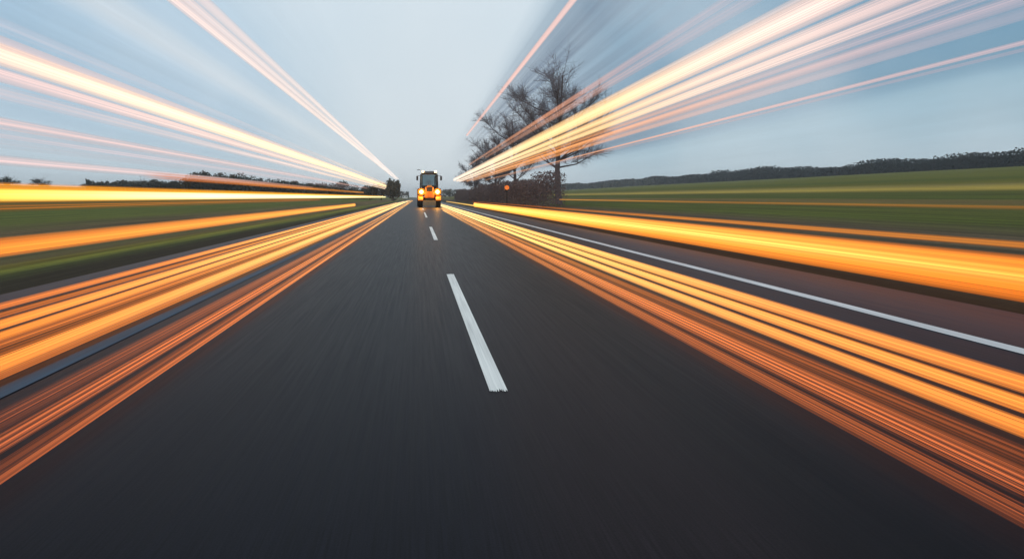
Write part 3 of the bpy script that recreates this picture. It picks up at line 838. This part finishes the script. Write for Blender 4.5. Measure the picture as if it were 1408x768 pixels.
def wheel(x, y, r, w, parent=T):
    wl = part('wheel', M_ORD, lambda b: (lathe_x(b, [(x - w*0.3, r*0.12), (x - w*0.34, r*0.5), (x - w*0.42, r*0.58), (x + w*0.42, r*0.58), (x + w*0.34, r*0.5), (x + w*0.3, r*0.12)]), ), T)
    # position: revolve about x at (y, r)
    for v_ in wl.data.vertices: v_.co.y += y; v_.co.z += r
    def ty(b):
        lathe_x(b, [(x - w*0.40, r*0.58), (x - w*0.5, r*0.72), (x - w*0.5, r*0.88), (x - w*0.40, r*0.96), (x, r*0.965), (x + w*0.40, r*0.96), (x + w*0.5, r*0.88), (x + w*0.5, r*0.72), (x + w*0.40, r*0.58)], 36)
        for k in range(18):
            a = 2 * math.pi * k / 18
            for sg in (-1, 1):
                aa = a + (0.17 if sg > 0 else 0)
                p0 = Vector((x + sg * 0.02, math.cos(aa) * r * 0.97, math.sin(aa) * r * 0.97))
                p1 = Vector((x + sg * w * 0.46, math.cos(aa + 0.2) * r * 0.955, math.sin(aa + 0.2) * r * 0.955))
                tube(b, p0, p1, 0.03, 0.03, 4)
    t_ = part('tyre', M_RUB, ty, wl, False)
    for v_ in t_.data.vertices: v_.co.y += y; v_.co.z += r
for s in (-1, 1):
    wheel(s * 0.92, 0.7, 0.66, 0.46)
    wheel(s * 0.98, 3.4, 0.92, 0.58)
    part('front_fender', M_ORG, lambda b: (arc_fender(b, s * 0.92, 0.7, 0.66, 0.74, 0.5, R(20), R(175)),))
    part('rear_fender', M_ORG, lambda b: (arc_fender(b, s * 0.98, 3.4, 0.92, 1.0, 0.62, R(15), R(185)),))
# cab
def cabframe(b):
    for sx in (-1, 1):
        tube(b, (sx * 0.78, 1.85, 2.05), (sx * 0.74, 2.05, 3.52), 0.055, 0.055, 8)
        tube(b, (sx * 0.95, 2.9, 2.0), (sx * 0.90, 2.9, 3.52), 0.05, 0.05, 8)
        tube(b, (sx * 0.90, 3.7, 2.0), (sx * 0.84, 3.6, 3.52), 0.055, 0.055, 8)
        tube(b, (sx * 0.78, 1.85, 2.2), (sx * 0.95, 2.9, 2.2), 0.05, 0.05, 8)
    box(b, -0.80, 0.80, 1.84, 1.98, 1.9, 2.28, 0.03)
    box(b, -0.90, 0.90, 1.9, 3.75, 1.15, 1.98, 0.04)
    box(b, -0.78, 0.78, 1.98, 2.12, 3.42, 3.55, 0.02)
part('cab_frame', M_BLK, cabframe)
part('seat', M_BLK, lambda b: (box(b, -0.3, 0.3, 2.9, 3.4, 2.0, 2.2, 0.06), box(b, -0.28, 0.28, 3.3, 3.45, 2.15, 2.85, 0.06)))
part('steering_wheel', M_BLK, lambda b: ([tube(b, (0.22*math.cos(i*0.5236), 2.35 + 0.1*math.sin(i*0.5236), 2.45 + 0.2*math.sin(i*0.5236)), (0.22*math.cos((i+1)*0.5236), 2.35 + 0.1*math.sin((i+1)*0.5236), 2.45 + 0.2*math.sin((i+1)*0.5236)), 0.02, 0.02, 6) for i in range(12)], tube(b, (0, 2.36, 2.45), (0, 2.2, 2.0), 0.03, 0.03, 6)))
def pane(b, pts, th):
    p = [Vector(q) for q in pts]
    nrm = (p[1] - p[0]).cross(p[2] - p[0]).normalized() * th
    a = [b.verts.new(q) for q in p]; c = [b.verts.new(q + nrm) for q in p]
    b.faces.new(a[::-1]); b.faces.new(c)
    for i in range(4): b.faces.new((a[i], a[(i+1) % 4], c[(i+1) % 4], c[i]))
part('windscreen', M_GLS, lambda b: pane(b, [(-0.71, 1.9, 2.29), (0.71, 1.9, 2.29), (0.67, 2.06, 3.41), (-0.67, 2.06, 3.41)], 0.012))
part('rear_window', M_GLS, lambda b: pane(b, [(-0.8, 3.66, 2.1), (0.8, 3.66, 2.1), (0.76, 3.6, 3.45), (-0.76, 3.6, 3.45)], 0.012))
for s in (-1, 1):
    part('side_window', M_GLS, lambda b: pane(b, [(s * 0.80, 1.98, 2.28), (s * 0.93, 2.85, 2.25), (s * 0.89, 2.85, 3.45), (s * 0.76, 2.12, 3.45)], 0.012))
part('cab_roof', M_ROOFT, lambda b: (box(b, -0.88, 0.88, 1.85, 3.85, 3.55, 3.80, 0.08, (0.8, 0.92, 0, 0.04)),))
for s in (-1, 1):
    wlmp = part('work_lamp', M_BLK, lambda b: (box(b, s * 0.66 - 0.13, s * 0.66 + 0.13, 1.62, 1.84, 3.62, 3.84, 0.03),))
    part('lens', M_WRK, lambda b: (box(b, s * 0.66 - 0.12, s * 0.66 + 0.12, 1.60, 1.617, 3.632, 3.828, 0.006),), wlmp)
    part('mirror', M_BLK, lambda b: (tube(b, (s * 0.76, 2.0, 3.3), (s * 1.26, 1.85, 3.32), 0.02, 0.02, 6), box(b, s * 1.26 - 0.1, s * 1.26 + 0.1, 1.82, 1.9, 2.82, 3.28, 0.03)))
part('exhaust_pipe', M_BLK, lambda b: (tube(b, (0.62, 1.75, 1.9), (0.62, 1.75, 3.2), 0.06, 0.05, 12), tube(b, (0.62, 1.75, 3.2), (0.66, 1.6, 3.3), 0.05, 0.05, 10)))
part('aerial', M_BLK, lambda b: (tube(b, (-0.7, 2.2, 3.78), (-1.05, 2.1, 4.0), 0.02, 0.015, 6), box(b, -1.3, -0.95, 2.0, 2.15, 3.92, 3.98, 0.02)))
for k in range(3): part('step', M_BLK, lambda b: box(b, -1.05, -0.8, 2.2, 2.6, 0.55 + k * 0.3, 0.6 + k * 0.3))

def lamp(name, typ, loc, energy, col, size, **kw):
    l = bpy.data.lights.new(name, typ); l.energy = energy; l.color = col
    if typ in ('POINT', 'SPOT'): l.shadow_soft_size = size
    for k, q in kw.items(): setattr(l, k, q)
    o = bpy.data.objects.new(name, l); COL.objects.link(o); o.location = loc
    return o
for s in (-1, 1):
    o = lamp('headlight_beam', 'SPOT', (s * 0.83, -0.2, 1.6), 900, (1.0, 0.72, 0.4), 0.14, spot_size=R(80), spot_blend=0.8)
    o.parent = T; o.rotation_euler = (R(82), 0, 0)
    o = lamp('headlight_spill', 'POINT', (s * 0.80, -0.5, 1.62), 160, (1.0, 0.42, 0.06), 0.12); o.parent = T

# ---------------------------------------------------------------- sky
SUN_EL, SUN_AZ = R(20), R(150)
w = bpy.data.worlds.new('World'); scene.world = w; w.use_nodes = True
nt = w.node_tree; nt.nodes.clear()
out = nt.nodes.new('ShaderNodeOutputWorld'); bg = nt.nodes.new('ShaderNodeBackground')
bg.inputs['Strength'].default_value = 0.1
sky = N(nt, 'ShaderNodeTexSky'); sky.sky_type = 'NISHITA'; sky.sun_disc = False
sky.sun_elevation = SUN_EL; sky.sun_rotation = SUN_AZ
tc = N(nt, 'ShaderNodeTexCoord'); sep = N(nt, 'ShaderNodeSeparateXYZ'); nt.links.new(tc.outputs['Generated'], sep.inputs[0])
zz = math_n(nt, 'MAXIMUM', sep.outputs['Z'], 0.0)
ang = math_n(nt, 'DIVIDE', math_n(nt, 'ARCTAN2', zz, sep.outputs['X']), math.pi)
rad = math_n(nt, 'DIVIDE', math_n(nt, 'SQRT', math_n(nt, 'ADD', math_n(nt, 'MULTIPLY', zz, zz), math_n(nt, 'MULTIPLY', sep.outputs['X'], sep.outputs['X']))),
             math_n(nt, 'MAXIMUM', math_n(nt, 'ABSOLUTE', sep.outputs['Y']), 0.03))
cb = N(nt, 'ShaderNodeCombineXYZ'); nt.links.new(math_n(nt, 'MULTIPLY', ang, 95.0), cb.inputs[0]); nt.links.new(math_n(nt, 'MULTIPLY', rad, 1.4), cb.inputs[1])
na = N(nt, 'ShaderNodeTexNoise', ins={'Scale': 1.0, 'Detail': 4.0, 'Roughness': 0.6}); nt.links.new(cb.outputs[0], na.inputs['Vector'])
cb2 = N(nt, 'ShaderNodeCombineXYZ'); nt.links.new(math_n(nt, 'MULTIPLY', ang, 30.0), cb2.inputs[0]); nt.links.new(math_n(nt, 'MULTIPLY', rad, 0.8), cb2.inputs[1])
nb = N(nt, 'ShaderNodeTexNoise', ins={'Scale': 1.0, 'Detail': 3.0}); nt.links.new(cb2.outputs[0], nb.inputs['Vector'])
aj = math_n(nt, 'ADD', ang, math_n(nt, 'MULTIPLY', math_n(nt, 'SUBTRACT', nb.outputs['Fac'], 0.5), 0.02))
d = lambda a: a / 180.0
c = lambda *v: s2l(v)
rp = ramp(nt, [(0.0, c(178, 196, 208)), (d(4), c(172, 194, 207)), (d(11), c(160, 190, 206)), (d(13), c(128, 165, 188)), (d(20), c(116, 162, 190)),
               (d(28), c(125, 166, 192)), (d(35), c(140, 178, 202)), (d(42), c(146, 180, 202)), (d(48), c(130, 160, 182)), (d(54), c(165, 188, 204)), (d(60), c(212, 226, 235)), (d(90), c(216, 229, 237)),
               (d(118), c(205, 222, 233)), (d(132), c(180, 205, 222)), (d(140), c(160, 193, 216)), (d(144.5), c(162, 192, 214)), (d(146.8), c(190, 208, 221)), (d(149.5), c(202, 215, 225)), (d(152), c(160, 190, 212)),
               (d(157), c(148, 184, 210)), (d(168), c(155, 187, 210)), (d(176), c(175, 196, 210)), (1.0, c(190, 204, 214))])
nt.links.new(aj, rp.inputs[0])
near = s2l((210, 221, 228)); 
fc = maprange(nt, rad, 0.06, 0.42, smooth=True)
cl = mixc(nt, fc, near, rp.outputs[0])
sec = ramp(nt, [(d(11.6), (0, 0, 0)), (d(13.5), (0.75, 0.75, 0.75)), (d(30), (0.6, 0.6, 0.6)), (d(40), (0.9, 0.9, 0.9)), (d(47), (1, 1, 1)), (d(52), (0.45, 0.45, 0.45)), (d(57), (0, 0, 0))])
nt.links.new(aj, sec.inputs[0])
secv = N(nt, 'ShaderNodeRGBToBW'); nt.links.new(sec.outputs[0], secv.inputs[0])
bumpr = math_n(nt, 'MULTIPLY', maprange(nt, rad, 0.05, 0.19, smooth=True), maprange(nt, rad, 0.2, 0.6, 1.0, 0.25, smooth=True))
streaky = maprange(nt, na.outputs['Fac'], 0.35, 0.62)
dfac = math_n(nt, 'MULTIPLY', math_n(nt, 'MULTIPLY', secv.outputs[0], bumpr), math_n(nt, 'ADD', 0.42, math_n(nt, 'MULTIPLY', streaky, 0.68)), clamp=True)
cl = mixc(nt, dfac, cl, s2l((104, 122, 144)))
big = N(nt, 'ShaderNodeTexNoise', ins={'Scale': 2.6, 'Detail': 4.0}); nt.links.new(tc.outputs['Generated'], big.inputs['Vector'])
cl = mixc(nt, maprange(nt, big.outputs['Fac'], 0.36, 0.66, 0.0, 0.3, smooth=True), cl, s2l((230, 236, 240)))
stk = math_n(nt, 'MULTIPLY', math_n(nt, 'SUBTRACT', na.outputs['Fac'], 0.5), math_n(nt, 'MULTIPLY', maprange(nt, rad, 0.1, 0.5, 0.03, 0.3), maprange(nt, math_n(nt, 'ABSOLUTE', math_n(nt, 'SUBTRACT', ang, 0.48)), 0.14, 0.3, 0.05, 1.0)))
sc_ = N(nt, 'ShaderNodeVectorMath', operation='SCALE'); nt.links.new(cl, sc_.inputs[0]); nt.links.new(math_n(nt, 'ADD', 1.0, stk), sc_.inputs[3])
sc2 = N(nt, 'ShaderNodeVectorMath', operation='SCALE'); nt.links.new(sc_.outputs[0], sc2.inputs[0]); sc2.inputs[3].default_value = 10.5
fin = mixc(nt, 0.95, sky.outputs[0], sc2.outputs[0])
nt.links.new(fin, bg.inputs['Color']); nt.links.new(bg.outputs[0], out.inputs[0])

sl = bpy.data.lights.new('sun', 'SUN'); sl.energy = 0.5; sl.angle = R(25); sl.color = (1.0, 0.93, 0.86)
so = bpy.data.objects.new('sun', sl); COL.objects.link(so)
so.rotation_euler = (R(90) - SUN_EL, 0, math.pi - SUN_AZ)

# ---------------------------------------------------------------- haze
hm, nt, out = new_mat('haze')
pv = N(nt, 'ShaderNodeVolumePrincipled'); pv.inputs['Color'].default_value = (0.93, 0.95, 0.97, 1); pv.inputs['Density'].default_value = 0.00033
nt.links.new(pv.outputs[0], out.inputs['Volume'])
bm = bmesh.new(); box(bm, -3100, 3100, -160, 3500, -3.0, 40.0)
setp(bm_obj('haze', bm, hm), 'thin pale evening haze over the fields', 'haze', kind='stuff')

# ---------------------------------------------------------------- camera, render
cam = bpy.data.cameras.new('camera'); co = bpy.data.objects.new('camera', cam); COL.objects.link(co)
cam.lens = 24; cam.sensor_width = 36; cam.sensor_fit = 'HORIZONTAL'
cam.shift_x = (704 - VX) / 1408.0; cam.shift_y = -(384 - VY) / 1408.0
cam.clip_start = 0.05; cam.clip_end = 6000
co.location = (0, 0, H); co.rotation_euler = (R(90), 0, 0)
scene.camera = co
scene.render.engine = 'CYCLES'
scene.cycles.use_denoising = True
scene.cycles.transparent_max_bounces = 64
scene.cycles.max_bounces = 6
scene.cycles.sample_clamp_indirect = 4.0
vs_ = scene.view_settings
vs_.view_transform = 'Standard'; vs_.look = 'None'; vs_.exposure = 0; vs_.gamma = 1
